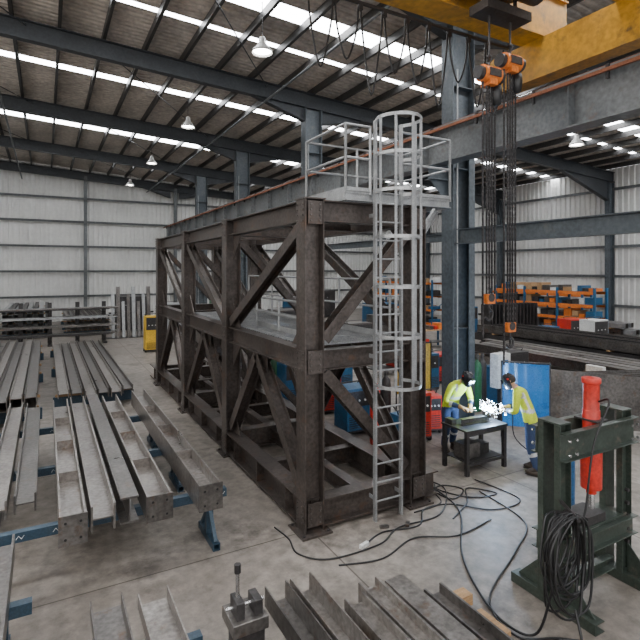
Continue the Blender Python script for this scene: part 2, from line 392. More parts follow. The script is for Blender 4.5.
for X in(0,W):
    diag(X,2.0,2.35,.22,.6); diag(X,2.0,2.35,3.45,.6)
    diag(X,3.9,2.8,7.1,4.55); diag(X,5.5,2.35,3.85,.6); diag(X,5.5,2.35,7.1,.6)
    diag(X,7.5,2.8,10.8,4.55); diag(X,9.1,2.35,7.5,.6); diag(X,9.1,2.35,10.8,.6)
b.ib((.2,0,2.85),(W-.2,0,4.5),.2,.18,'steel',up=(0,1,0)); b.ib((.2,0,2.35),(W-.2,0,.65),.2,.18,'steel',up=(0,1,0))
for Y in YS[1:]: b.ib((.2,Y,2.35),(W-.2,Y,.65),.16,.14,'steel',up=(0,1,0)); b.ib((.2,Y,4.5),(W-.2,Y,2.85),.16,.14,'steel',up=(0,1,0))
b.obj('diagonal_braces',FR)
b=MB()
for X in(0,W):
    for Y in YS:
        for s in(-1,1):
            if (Y==0 and s<0) or (Y==11 and s>0): continue
            for zt,q in((ZT-.33,-1),(ZM-.33,-1),(ZM+.02,1),(.5,1)):
                b.tri((X,Y+s*.16,zt),(X,Y+s*.62,zt),(X,Y+s*.16,zt+q*.5),.016,'steel')
        if X==0:
            for zz in (ZT-.2,ZM-.16,.3):
                b.bx(X-.168,X-.16,Y-.13,Y+.13,zz-.16,zz+.16,'steel'); b.bolts((X-.168,Y,zz),(0,1,0),(0,0,1),2,4,.16,.08,(-1,0,0),'steel_md')
for X in(0,W):
    for zz in (ZT-.2,ZM-.16,.3):
        b.bx(X-.12,X+.12,-.168,-.152,zz-.17,zz+.17,'steel'); b.bolts((X,-.168,zz),(1,0,0),(0,0,1),2,4,.15,.08,(0,-1,0),'steel_md')
for (y0,z0) in ((1.65,ZM-.34),(5.15,ZM-.34),(8.75,ZM-.34)):
    b.bx(-.008,.008,y0,y0+.7,z0-.3,z0,'steel')
b.obj('gusset_plates',FR)
b=MB()
px0,px1,py0,py1,pz=.5,2.6,-.2,1.1,ZT+.02
for p,q in(((px0,py0),(px1,py0)),((px0,py1),(px1,py1)),((px0,py0),(px0,py1)),((px1,py0),(px1,py1))):
    b.ch((p[0],p[1],pz+.07),(q[0],q[1],pz+.07),.16,.06,'galv')
x=px0
while x<px1: b.bx(x,x+.006,py0,py1,pz+.12,pz+.15,'galv'); x+=.045
for yy in(.1,.4,.7): b.bx(px0,px1,yy,yy+.01,pz+.12,pz+.15,'galv')
b.ib((W+.1,.1,4.3),(px1-.05,.1,pz-.02),.1,.08,'galv'); b.ib((W+.1,.95,4.3),(px1-.05,.95,pz-.02),.1,.08,'galv')
def rail(pts,zb,h=1.05,r=.024,post=1.1):
    for i in range(len(pts)-1):
        p,q=V((*pts[i],0)),V((*pts[i+1],0)); L=(q-p).length; n=max(1,round(L/post))
        for j in range(n+1):
            a=p.lerp(q,j/n); b.cyl((a.x,a.y,zb),(a.x,a.y,zb+h),r,'galv',8)
        for hh in(h,h*.52): b.cyl((p.x,p.y,zb+hh),(q.x,q.y,zb+hh),r*.9,'galv',8)
        b.bx(min(p.x,q.x)-.004,max(p.x,q.x)+.004,min(p.y,q.y)-.004,max(p.y,q.y)+.004,zb,zb+.1,'galv')
lx0,lx1,ly=1.0,1.5,-.26
rail([(lx0-.05,py0),(px0,py0),(px0,py1),(px1,py1),(px1,py0),(lx1+.05,py0)],pz+.1)
b.obj('top_access_platform',FR)
b=MB()
for x in(lx0,lx1): b.bx(x-.016,x+.016,ly-.035,ly+.035,0,pz+1.25,'galv')
z=.3
while z<pz+.15: b.cyl((lx0,ly,z),(lx1,ly,z),.015,'galv',8); z+=.29
for z in(.35,2.55,4.75):
    for x in(lx0,lx1): b.bx(x-.006,x+.006,ly,-.1,z-.03,z+.03,'galv')
cx=(lx0+lx1)/2; R=.34; cyo=.26
def hoop(z):
    pts=[(lx0,ly,z)]+[(cx+R*math.cos(t),ly-cyo+R*math.sin(t)*1.05,z) for t in [math.pi-.35+(math.pi+.7)*i/18 for i in range(19)]]+[(lx1,ly,z)]
    P=[V(p) for p in pts]; zz=V((0,0,.025))
    for i in range(len(P)-1):
        d=(P[i+1]-P[i]).normalized(); n=V((-d.y,d.x,0))*.004
        b.add([P[i]-n-zz,P[i+1]-n-zz,P[i+1]+n-zz,P[i]+n-zz,P[i]-n+zz,P[i+1]-n+zz,P[i+1]+n+zz,P[i]+n+zz],
              [(0,3,2,1),(4,5,6,7),(0,1,5,4),(1,2,6,5),(2,3,7,6),(3,0,4,7)],'galv')
for z in(2.15,2.9,3.65,4.4,5.1,5.65,6.2): hoop(z)
for t in (math.pi,math.pi*1.25,math.pi*1.5,math.pi*1.75,2*math.pi):
    x=cx+(R-.008)*math.cos(t); y=ly-cyo+(R-.008)*math.sin(t)*1.05
    b.bx(x-.022,x+.022,y-.005,y+.005,2.15,6.22,'galv')
b.obj('caged_ladder',FR)
b=MB()
y=.3
while y<7.2: b.bx(.12,W-.12,y,y+.008,ZM+.0,ZM+.03,'galv'); y+=.11
for x in (.2,.7,1.2,1.7): b.bx(x,x+.01,.3,7.2,ZM,ZM+.03,'galv')
rail([(W-.25,.3),(W-.25,7.1)],ZM+.03,h=1.0,post=1.6); rail([(.45,1.0),(.45,3.3)],ZM+.03,h=.6)
b.obj('mid_walkway',FR)

# ---------------------------------------------------------------- trestles + beams
def trestle(x0,x1,y,zt,nm='steel_trestle',rail=False):
    b=MB()
    b.rhs((x0,y,zt-.06),(x1,y,zt-.06),.12,.1,'trestle')
    for x in(x0+.2,x1-.25):
        b.rhs((x,y,.05),(x,y,zt-.12),.1,.1,'trestle')
        if zt>.45:
            b.rhs((x,y-.38,.05),(x,y+.38,.05),.1,.1,'trestle')
            b.rhs((x,y-.33,.1),(x,y-.05,zt*.6),.05,.05,'trestle'); b.rhs((x,y+.33,.1),(x,y+.05,zt*.6),.05,.05,'trestle')
        else: b.box((x,y,.01),(.25,.25,.02),'trestle')
    if rail:
        b.rhs((x0-.04,y,zt-.12),(x0-.04,y,zt+.5),.07,.07,'trestle')
        for xx in (x1-.12,x0+.6,x0+1.0): b.pipe([(xx,y-.052,zt-.08),(xx+.03,y-.052,zt-.04),(xx+.06,y-.052,zt-.08),(xx+.09,y-.052,zt-.04)],.004,'white',5)
    return b.obj(nm)
ZB=.7
for y in(.5,2.6,4.9): trestle(-4.4,-1.15,y,ZB,rail=True)
def beam(kind,x,y0,y1,z0,h,w,k,nm,end=True):
    b=MB(); c=z0+h/2
    if kind=='i': b.ib((x,y0,c),(x,y1,c),h,w,k,tf=.022,tw=.014)
    elif kind=='h': b.ib((x,y0,c),(x,y1,c),w,h,k,up=(1,0,0),tf=.024,tw=.016)
    elif kind=='p':
        b.ib((x,y0,c),(x,y1,c),w,h,k,up=(1,0,0),tf=.024,tw=.016); b.bx(x-w/2-.01,x+w/2+.01,y0-.02,y0,z0,z0+h+.01,'steel_md')
        for i in(-1,1):
            for j in(-1,1): b.cyl((x+i*w*.28,y0-.022,c+j*h*.28),(x+i*w*.28,y0-.0205,c+j*h*.28),.016,'rubber',8)
        for q in (.25,.5,.75):
            yy=y0+(y1-y0)*q; b.bx(x-w/2+.025,x+w/2-.025,yy-.008,yy+.008,z0+.02,z0+h-.02,k)
    elif kind=='u': b.sweep([(-w/2,-h/2),(w/2,-h/2),(w/2,h/2),(w/2-.014,h/2),(w/2-.014,-h/2+.014),(-w/2+.014,-h/2+.014),(-w/2+.014,h/2),(-w/2,h/2)],(x,y0,c),(x,y1,c),k)
    return b.obj(nm)
beam('p',-3.2,-.15,5.8,ZB,.34,.29,'steel_lt','steel_i_beam')
beam('h',-2.86,.0,6.0,ZB,.32,.28,'steel_lt','steel_i_beam')
beam('i',-2.55,.05,6.0,ZB,.33,.22,'steel_md','steel_i_beam')
beam('p',-2.2,-.05,5.8,ZB,.32,.31,'steel_lt','steel_i_beam')
beam('p',-1.55,-.1,5.9,ZB,.34,.30,'steel_lt','steel_i_beam')
beam('h',-3.72,1.0,6.2,ZB,.24,.26,'steel_md','steel_i_beam')
beam('h',-4.05,.9,6.4,ZB,.24,.26,'steel_lt','steel_i_beam')
trestle(-4.6,-3.6,-.9,.62)
beam('h',-3.92,-4.0,.05,.62,.26,.26,'steel_md','steel_i_beam'); beam('h',-4.25,-4.0,.0,.62,.26,.26,'steel_lt','steel_i_beam')
def pack(nm,x0,n,dx,y0,y1,z0,h,w,k,layers=1,kind='i',jit=.25,mix='steel_lt'):
    b=MB()
    for l in range(layers):
        for i in range(n):
            x=x0+i*dx; a=y0+random.uniform(-jit,jit); e=y1+random.uniform(-jit,jit); c=z0+l*(h+.06)+h/2; kk=k if (i+l)%2 else mix
            if kind=='i': b.ib((x,a,c),(x,e,c),h,w,kk)
            elif kind=='h': b.ib((x,a,c),(x,e,c),w,h,kk,up=(1,0,0),tf=.02,tw=.014)
            elif kind=='r': b.rhs((x,a,c),(x,e,c),h,w,kk)
        for yy in(y0+.8,(y0+y1)/2,y1-.8):
            b.bx(x0-.2,x0+(n-1)*dx+.2,yy-.05,yy+.05,z0+l*(h+.06)-.06,z0+l*(h+.06),'wood')
    if z0>.1:
        for yy in(y0+.8,(y0+y1)/2,y1-.8):
            b.rhs((x0-.25,yy,(z0-.06)/2),(x0+(n-1)*dx+.25,yy,(z0-.06)/2),z0-.06,.12,'trestle')
    return b.obj(nm)
pack('i_beam_bundle',-5.05,5,.31,7.6,19,.35,.22,.27,'steel_md',2,'h')
pack('i_beam_bundle',-3.05,6,.33,8.6,19.5,.35,.24,.28,'steel_md',1,'h')
pack('i_beam_bundle',-5.7,3,.32,2.6,7,.3,.22,.26,'steel_md',2,'h')
pack('tube_bundle',-7.4,5,.28,8,20,.3,.2,.2,'steel_md',3,'r')
# foreground
trestle(-3.35,-2.2,-2.0,.5)
beam('u',-2.95,-5.6,-1.25,.5,.14,.3,'steel_md','steel_channel'); beam('u',-2.52,-5.6,-1.35,.5,.14,.3,'steel_lt','steel_channel')
for x,k in((-1.42,'steel_md'),(-1.14,'steel_lt')): beam('u',x,-5.8,-1.95,.5,.2,.24,k,'steel_channel')
for i,(x,y1,k,kd) in enumerate(((-.82,-2.5,'steel_lt','h'),(-.56,-2.35,'steel_lt','h'),(-.30,-2.45,'steel_lt','i'),(-.04,-2.75,'steel_md','h'))):
    beam(kd ,x,-5.8,y1,.5,.2,.23,k,'steel_i_beam')
for y in (-2.75,-4.6):
    b=MB(); b.bx(-1.58,.45,y-.07,y+.07,.385,.497,'wood'); b.obj('timber_bearer')
    trestle(-1.58,.3,y,.38)
b=MB(); b.bx(-1.92,-1.64,-2.2,-1.95,.0,.5,'steel_dk'); b.bx(-1.97,-1.62,-2.25,-1.9,.5,.62,'steel_md'); b.bx(-1.92,-1.84,-2.2,-2.0,.62,.78,'steel_dk')
b.bx(-1.74,-1.66,-2.2,-2.0,.62,.76,'steel_dk'); b.cyl((-1.88,-2.1,.78),(-1.88,-2.1,1.08),.02,'chrome',10); b.cyl((-1.88,-2.1,1.02),(-1.88,-2.1,1.1),.035,'steel_dk',6); b.cyl((-2.0,-2.1,.7),(-1.62,-2.1,.7),.018,'chrome',8)
b.obj('bench_vise',bevel=.006)
# ---------------------------------------------------------------- hydraulic press
b=MB(); PX0,PX1,PY=1.72,2.92,-2.85; TZ=1.9
for X in(PX0,PX1):
    for s in(-1,1):
        b.ch((X,PY+s*.11,.1),(X,PY+s*.11,TZ+.23),.2,.08,'press',up=(1,0,0),flip=s)
    b.bx(X-.1,X+.1,PY-.15,PY+.15,TZ+.23,TZ+.25,'press')
    b.ch((X,PY-.55,.06),(X,PY+.55,.06),.12,.16,'press')
    b.tri((X,PY-.15,.12),(X,PY-.5,.12),(X,PY-.15,.5),.015,'press'); b.tri((X,PY+.15,.12),(X,PY+.5,.12),(X,PY+.15,.5),.015,'press')
    for z in [.5+.16*i for i in range(5)]: b.cyl((X,PY-.17,z),(X,PY-.13,z),.025,'steel_dk',10)
for s in(-1,1):
    b.ch((PX0-.12,PY+s*.19,TZ),(PX1+.12,PY+s*.19,TZ),.32,.08,'press',flip=-s)
    b.ch((PX0-.1,PY+s*.19,.72),(PX1+.1,PY+s*.19,.72),.22,.08,'press',flip=-s)
    for X in(PX0,PX1): b.bolts((X,PY+s*.235,TZ),(1,0,0),(0,0,1),2,2,.12,.16,(0,s,0),'chrome',r=.018)
b.bx(PX0,PX1,PY-.15,PY+.15,.83,.86,'press')
b.ch((PX0+.1,PY,.2),(PX1-.1,PY,.2),.16,.1,'press')
b.box((2.3,PY,.92),(.35,.3,.1),'steel_dk')
b.lathe([(0,1.15),(.06,1.15),(.06,1.2),(.12,1.22),(.125,1.72),(.1,1.75),(.1,2.18),(.09,2.18),(.095,2.5),(.11,2.51),(.11,2.57),(0,2.59)],(2.42,PY,0),'red',24)
b.lathe([(.04,.97),(.04,1.2),(0,1.2)],(2.42,PY,0),'chrome',16)
b.bx(2.3,2.54,PY-.15,PY+.15,TZ+.16,TZ+.18,'steel_dk')
b.pipe(smooth_pts([(2.42,PY-.1,2.3),(2.3,PY-.3,2.35),(2.0,PY-.3,1.9),(1.85,PY-.3,1.2),(1.7,PY-.3,.9)],8),.013,'rubber',6)
b.obj('hydraulic_press',bevel=.004)
b=MB()
for i in range(14):
    rx=.25+random.uniform(-.07,.07); rz=.46+random.uniform(-.14,.1); ox=random.uniform(-.05,.05); yy=-3.18-i*.012
    b.pipe([(1.36+ox+rx*math.cos(t)+.04*math.sin(3*t+i),yy+.07*math.sin(t+i),1.3-rz+rz*math.sin(t)+.02*math.cos(2*t+i)) for t in [2*math.pi*j/40 for j in range(40)]],.013,'rubber',6,closed=True)
b.pipe(smooth_pts([(1.15,-3.25,.6),(1.05,-3.15,.1),(.95,-2.9,.02),(1.05,-2.4,.02),(1.5,-1.6,.02),(2.4,-.6,.02),(2.6,.5,.02)],8),.014,'rubber',6)
b.pipe(smooth_pts([(1.3,-3.4,.4),(1.15,-3.6,.05),(.95,-3.55,.02),(.9,-3.2,.02),(1.3,-3.3,.03)],8),.014,'rubber',6)
b.cyl((1.36,-3.4,1.3),(1.6,-3.02,1.3),.02,'steel_dk',8)
b.obj('welding_cable_coil')
def cable(pts,r=.012): 
    b=MB(); b.pipe(smooth_pts([(x,y,r+.003) for x,y in pts],8),r,'rubber',6); b.obj('floor_cable')
cable([(2.6,.7),(2.75,.1),(2.02,-.59),(1.2,-.6),(.68,-.84),(-.13,-.82),(-.45,-.5),(-.4,-.1),(-.45,.3)])
cable([(3.5,.1),(3.57,-.84),(2.9,-.9),(2.4,-.41),(1.9,-.35),(1.5,-.7),(.9,-.6),(.5,-.75)])
cable([(3.2,-.3),(3.0,-1.4),(2.2,-1.9),(1.12,-2.43),(.9,-3.0),(1.27,-3.24),(1.7,-3.6)])
cable([(2.7,.3),(2.5,.0),(2.6,-.3),(3.0,-.1),(2.8,.2),(2.5,.1),(2.3,-.3),(1.7,-.35)])
cable([(3.9,2.0),(3.2,1.6),(2.9,.9),(2.6,.2),(2.9,-.4),(3.4,-.5),(3.1,-.1),(2.7,-.5),(2.1,-.8)])
cable([(-.1,-1.0),(.5,-1.15),(1.2,-.95),(1.8,-1.2),(2.6,-1.1)])
b=MB(); b.box((.45,-.78,.03),(.16,.05,.05),'white',.3); b.box((1.0,-.5,.03),(.14,.05,.04),'steel_md',-.3); b.box((1.35,-.62,.03),(.12,.06,.05),'steel_md',.8); b.obj('floor_tools')

# ---------------------------------------------------------------- welding bay
b=MB(); tx0,tx1,ty0,ty1,tz=3.45,4.55,.25,.95,.86
b.bx(tx0,tx1,ty0,ty1,tz-.03,tz,'steel_dk'); 
for x in(tx0+.05,tx1-.05):
    for y in(ty0+.05,ty1-.05): b.rhs((x,y,0),(x,y,tz-.03),.07,.07,'steel_dk')
for y in (ty0+.05,ty1-.05): b.rhs((tx0+.05,y,.2),(tx1-.05,y,.2),.05,.05,'steel_dk'); b.rhs((tx0+.05,y,tz-.08),(tx1-.05,y,tz-.08),.08,.05,'steel_dk')
b.bx(tx0+.08,tx1-.08,ty0+.08,ty1-.08,.22,.235,'steel_dk')
b.box((3.8,.6,.38),(.4,.3,.28),'steel_md'); b.box((4.2,.65,.34),(.25,.25,.2),'steel_dk')
b.obj('welding_table')
b=MB(); b.ib((3.65,.6,tz+.06),(4.35,.55,tz+.06),.12,.1,'steel_md'); b.box((4.3,.56,tz+.15),(.02,.2,.12),'steel_md'); b.box((3.56,.8,tz+.05),(.12,.2,.1),'steel_md'); b.obj('workpiece_steel')
WP=V((4.37,.52,1.08))
b=MB(); b.sph(WP,.05,'spark',8); 
for i in range(110):
    d=V((random.uniform(-1,1),random.uniform(-1,1),random.uniform(-.3,.8))).normalized(); r0=random.uniform(.06,.36)*random.uniform(.5,1); l=random.uniform(.02,.06)
    b.cyl(WP+d*r0,WP+d*(r0+l),.0018,'ember' if i%3 else 'spark',4)
b.obj('welding_arc')
l=bpy.data.lights.new('weld_light','POINT'); l.energy=150; l.color=(.45,.68,1); l.shadow_soft_size=.06; lo=bpy.data.objects.new('weld_arc_light',l); lo.location=WP+V((0.02,-.03,.1)); bpy.context.collection.objects.link(lo)
def screen(nm,x0,y0,x1,y1,z0,z1,k,amp=.012):
    b=MB(); p=V((x0,y0,0));q=V((x1,y1,0)); n=24; d=(q-p); nn=V((-d.y,d.x,0)).normalized()
    vs=[];
    for i in range(n+1):
        a=p+d*(i/n)+nn*(amp*math.sin(i*1.3)); vs+=[(a.x,a.y,z0),(a.x,a.y,z1)]
    b.add(vs,[(2*i,2*i+2,2*i+3,2*i+1) for i in range(n)],k,True)
    for a in(p,q):
        b.cyl((a.x,a.y,0.04),(a.x,a.y,z1+.05),.02,'steel_dk',8); b.cyl((a.x-nn.x*.3,a.y-nn.y*.3,.02),(a.x+nn.x*.3,a.y+nn.y*.3,.02),.02,'steel_dk',8)
    b.cyl((p.x,p.y,z1+.03),(q.x,q.y,z1+.03),.018,'steel_dk',8)
    return b.obj(nm)
screen('welding_curtain',5.8,1.5,6.5,.75,.3,1.75,'cyan',.006)
screen('yellow_welding_screen',5.05,4.5,5.95,4.1,.45,1.85,'yellow')
b=MB()
for i in range(5):
    p=V((6.75+i*.1,1.0+i*.1,0)); q=V((8.9+i*.1,-1.0+i*.1,0))
    d=(q-p).normalized(); n=V((-d.y,d.x,0))*.012; z0=V((0,0,.3)); z1=V((0,0,1.6-.05*i)); z2=V((0,0,1.45+.05*i))
    b.add([p-n+z0,q-n+z0,q+n+z0,p+n+z0,p-n+z1,q-n+z2,q+n+z2,p+n+z1],[(0,3,2,1),(4,5,6,7),(0,1,5,4),(1,2,6,5),(2,3,7,6),(3,0,4,7)],'steel_md')
for t in(.1,.5,.9):
    c=V((6.85,.95,0)).lerp(V((8.9,-1.0,0)),t); b.box((c.x+.15,c.y+.15,.15),(.7,.1,.3),'trestle',.78); b.box((c.x+.47,c.y+.47,.7),(.08,.08,1.4),'trestle',.78)
b.obj('steel_plate_rack')
b=MB(); b.bx(6.35,6.8,2.1,2.35,.95,1.8,'white'); b.bx(6.38,6.77,2.085,2.1,1.0,1.75,'white'); b.bx(6.45,6.7,2.08,2.085,1.45,1.65,'cyan'); b.bx(6.5,6.6,2.15,2.25,0,.95,'steel_dk'); b.bx(6.35,6.75,2.05,2.4,0,.03,'steel_dk'); b.obj('electrical_cabinet')
def machine(nm,x,y,w,d,h,k,rz=0):
    e=empty(nm,(x,y,0),rz); b=MB()
    z0=.12
    b.bx(-w/2,w/2,-d/2,d/2,z0,h,k); b.bx(-w/2+.03,w/2-.03,-d/2-.012,-d/2,h*.62,h-.06,'steel_dk'); 
    for i in range(6): b.bx(-w/2+.05,w/2-.05,-d/2-.01,-d/2,z0+.06+i*.05,z0+.08+i*.05,'steel_dk')
    for i in range(3): b.cyl((-w/4+i*w/4,-d/2-.03,h*.75),(-w/4+i*w/4,-d/2,h*.75),.025,'white',10)
    b.pipe(smooth_pts([(-w/2+.05,0,h),(-w/2+.05,0,h+.1),(w/2-.05,0,h+.1),(w/2-.05,0,h)],4),.015,'steel_dk',6)
    b.obj('case',e,bevel=.012)
    b=MB()
    for sx in(-1,1):
        for sy in(-1,1): b.cyl((sx*(w/2-.04),sy*(d/2-.1),.07),(sx*(w/2+.02),sy*(d/2-.1),.07),.07,'rubber',14)
    b.bx(-w/2,w/2,-d/2,d/2,.08,.12,'steel_dk')
    b.obj('wheels',e)
for a in (('blue_welding_machine',3.0,3.55,.65,.6,1.1,'blue'),('blue_welding_machine',3.8,4.1,.6,.6,.95,'blue'),('red_welding_machine',4.1,2.45,.42,.6,1.1,'red',-.3),
  ('red_welding_machine',4.7,2.7,.38,.5,.9,'red',-.3),('tool_cabinet',2.9,6.6,.8,.6,1.2,'blue'),('tool_cabinet',3.9,8.0,.9,.6,1.1,'steel_dk'),('yellow_cabinet',.95,18.3,.6,.6,1.7,'yellow'),
  ('tool_cabinet',7.3,6.0,.8,.6,1.2,'blue'),('red_toolbox',8.6,6.6,.8,.6,1.0,'red'),('red_toolbox',3.3,5.3,.6,.5,1.0,'red'),('tool_cabinet',5.0,7.6,.8,.6,1.3,'blue'),('tool_cabinet',4.0,9.5,1.0,.6,1.4,'green'),
  ('tool_cabinet',8.2,3.6,.9,.5,1.1,'blue'),('tool_cabinet',9.6,4.4,.9,.5,1.3,'steel_dk'),('red_toolbox',7.7,2.4,.5,.4,.9,'red'),('tool_cabinet',2.8,9.4,.8,.5,1.2,'steel_md'),('tool_cabinet',9.0,12.5,1.2,.6,1.5,'steel_md'),
  ('blue_welding_machine',3.3,1.9,.45,.5,.8,'blue'),('tool_cabinet',17.5,14.5,1.5,.7,1.8,'blue'),('tool_cabinet',18.3,8.4,1.0,.7,1.6,'red'),('tool_cabinet',17.9,7.0,1.0,.7,1.7,'white'),('tool_cabinet',16.9,8.6,.8,.7,1.3,'blue'),('tool_cabinet',22.5,16.5,1.5,.7,1.9,'orange')):
    machine(*a)
def gas(x,y,k):
    b=MB(); b.lathe([(0,0.0),(.11,0.0),(.115,.03),(.115,1.2),(.1,1.3),(.04,1.38),(.03,1.45),(0,1.45)],(x,y,0),k,18); b.lathe([(.045,1.42),(.05,1.55),(0,1.56)],(x,y,0),'steel_dk',10); b.obj('gas_cylinder')
gas(3.3,-1.9,'cyan'); gas(3.6,3.0,'steel_dk'); gas(4.6,3.4,'red'); gas(4.9,3.5,'steel_dk'); gas(7.0,3.4,'green'); gas(7.3,3.5,'steel_dk'); gas(3.0,2.6,'red')
def bench(x0,x1,y0,y1,nm='workbench'):
    b=MB(); b.bx(x0,x1,y0,y1,.86,.9,'wood')
    for x in(x0+.06,x1-.06):
        for y in(y0+.06,y1-.06): b.rhs((x,y,0),(x,y,.86),.07,.07,'blue')
    b.bx(x0+.05,x1-.05,y0+.05,y1-.05,.25,.28,'steel_dk')
    x=x0+.1
    while x<x1-.3:
        w=random.uniform(.15,.4); z=.9 if random.random()<.6 else .28
        b.bx(x,x+w,y0+.15,y1-.15,z,z+random.uniform(.12,.35),random.choice(['steel_dk','red','blue','white','steel_md','orange'])); x+=w+.08
    b.obj(nm)
bench(9.0,10.8,1.8,2.6); bench(6.9,9.2,8.2,9.0); bench(2.4,4.2,11.2,12.0); bench(12.0,14.5,12.5,13.3)
pack('i_beam_stack',11.3,5,.42,-5,8,.3,.34,.32,'steel_md',2,'i',.5,'steel_lt'); pack('i_beam_stack',9.6,4,.4,-6,-.9,.3,.28,.3,'steel_dk',2,'h',.3,'steel_md')
pack('i_beam_stack',14.2,5,.42,-2,10,.3,.32,.34,'steel_dk',3,'h',.5,'steel_md')
pack('tube_bundle',16.8,5,.3,9.4,10.2,.3,.1,.25,'steel_md',1,'r',.05,'galv') if False else None
pack('tube_bundle',22.2,4,.3,8,15,.3,.25,.25,'steel_md',3,'r',.3,'galv')
b=MB()
for i in range(14): b.bx(15.5+i*.25,15.56+i*.25,10.6,11.3,0.3,2.2,'steel_dk')
b.bx(15.4,19,10.6,11.3,.0,.3,'steel_dk'); b.rhs((15.4,11.35,1.7),(19,11.35,1.7),.1,.1,'steel_dk'); b.obj('vertical_plate_rack')
def rack(nm,x0,x1,y0,y1,h,levels,bays,kf,kb):
    b=MB(); n=bays
    for i in range(n+1):
        y=y0+(y1-y0)*i/n
        for x in(x0,x1): b.rhs((x,y,0),(x,y,h),.1,.1,kf)
        b.rhs((x0,y,h*.3),(x1,y,h*.5),.04,.04,kf)
    for l in range(levels):
        z=.15+(h-.4)*l/(levels-1)
        for x in(x0,x1): b.rhs((x,y0,z),(x,y1,z),.15,.05,kb)
        b.bx(x0,x1,y0,y1,z+.06,z+.08,'steel_dk')
        y=y0+.15
        while y<y1-.5:
            w=random.uniform(.2,.5); hh=random.uniform(.15,.4); k=random.choice(['steel_md','steel_dk','orange','blue','wood','steel_dk','white','steel_md'])
            b.bx(x0+.1,x1-.1,y,y+w,z+.08,z+.08+hh,k); y+=w+.06
    return b.obj(nm)
rack('pallet_rack',20,21,8.3,14.4,3.0,5,3,'blue','orange')
rack('pallet_rack',20,21,20,28,3.2,4,3,'blue','orange')
rack('pallet_rack',24.6,25.5,12,19,2.6,4,3,'blue','orange')
b=MB()
for x in(-5.9,-4.6,-3.3,-2,-.7):
    b.ib((x,23,0),(x,23,2.2),.2,.15,'steel_dk'); b.bx(x-.1,x+.1,22.2,23,0,.1,'steel_dk')
    for z in(.4,.85,1.3,1.75): b.rhs((x,22.3,z),(x,23,z),.08,.06,'steel_dk')
for z in(.44,.89,1.34,1.79):
    for i in range(9): 
        for q in range(2): b.cyl((-6.3+random.uniform(-.2,.2),22.36+i*.072,z+.045+q*.06),(-.3+random.uniform(-.3,.3),22.36+i*.072,z+.045+q*.06),.032,random.choice(['steel_md','steel_md','steel_dk','galv']),6)
b.obj('bar_stock_rack')
b=MB()
for i in range(8): b.ib((-.1+i*.28,24,0.03),(-.1+i*.28,24.4,2.5+.5*math.sin(i*2.1)),.2,.15,'steel_md' if i%2 else 'galv')
b.bx(-.5,2.3,23.8,24.6,0,.03,'steel_dk'); b.rhs((-.3,24.55,1.4),(2.2,24.55,1.4),.1,.1,'steel_dk'); b.obj('upright_beam_rack')
pack('tube_bundle',-9,9,.3,24.5,34,.3,.22,.22,'steel_md',4,'r'); pack('tube_bundle',-5.5,8,.3,26,34,.3,.22,.22,'steel_dk',5,'r',.3,'galv'); pack('i_beam_bundle',-2.3,8,.3,26,34,.3,.22,.22,'steel_md',3,'h')
for i,(x,y,w,d,h,k) in enumerate(((9,20,2,1.5,1.6,'steel_md'),(12,24,2.4,1.5,2.0,'blue'),(6.9,17,1.5,1.2,1.4,'steel_dk'),(3.5,24,2,1.5,1.9,'galv'),(14,17,2,1.5,1.3,'steel_md'),(3.8,13.5,1.2,1,1.3,'steel_dk'),(3.3,16.5,1.2,1,1.5,'steel_md'),(1.5,28,2,1.5,2.2,'steel_dk'),(17,22,2,1.4,1.6,'blue'),(16,30,3,2,2.2,'steel_dk'),(9,30,3,2,2.2,'green'))):
    machine('workshop_machine',x,y,w,d,h,k)

# ---------------------------------------------------------------- people
def skin_body(name,verts,edges,parent):
    me=bpy.data.meshes.new(name); me.from_pydata([v[0] for v in verts],[(a,c) for a,c,_ in edges],[])
    o=bpy.data.objects.new(name,me); bpy.context.collection.objects.link(o)
    o.modifiers.new('skin','SKIN')
    if not me.skin_vertices:
        bpy.context.view_layer.objects.active=o; bpy.ops.mesh.customdata_skin_add()
    for i,v in enumerate(verts):
        sv=me.skin_vertices[0].data[i]; sv.radius=v[1]; sv.use_root=(i==0)
    ss=o.modifiers.new('sub','SUBSURF'); ss.levels=3; ss.render_levels=3
    dg=bpy.context.evaluated_depsgraph_get(); dg.update()
    nm=bpy.data.meshes.new_from_object(o.evaluated_get(dg)); nm.name=name
    bpy.data.objects.remove(o)
    nm.materials.clear()
    for k in ['hiviz','navy','boot','skin','stripe']: nm.materials.append(M[k])
    segs=[(V(verts[a][0]),V(verts[c][0]),lab) for a,c,lab in edges]
    for p in nm.polygons:
        c=p.center; best=None
        for a,e,lab in segs:
            t=max(0,min(1,(c-a).dot(e-a)/max(1e-9,(e-a).length_squared))); d=(c-(a+(e-a)*t)).length
            if best is None or d<best[0]: best=(d,lab,t)
        k=best[1]
        if k in('torso','leg') and c.z>.93: mi=0; mi=4 if 1.10<c.z<1.155 or (c.z>1.155 and .09<abs(c.x)<.13 and c.z<1.45) else mi
        elif k=='torso': mi=1
        elif k=='uarm': mi=0
        elif k=='farm': mi=4 if .3<best[2]<.5 else (0 if best[2]<.3 else 1)
        elif k=='leg': mi=1
        elif k=='shin': mi=4 if .3<best[2]<.45 else 1
        elif k=='foot': mi=2
        else: mi=3
        p.material_index=mi; p.use_smooth=True
    ob=bpy.data.objects.new(name,nm); bpy.context.collection.objects.link(ob); ob.parent=parent
    return ob
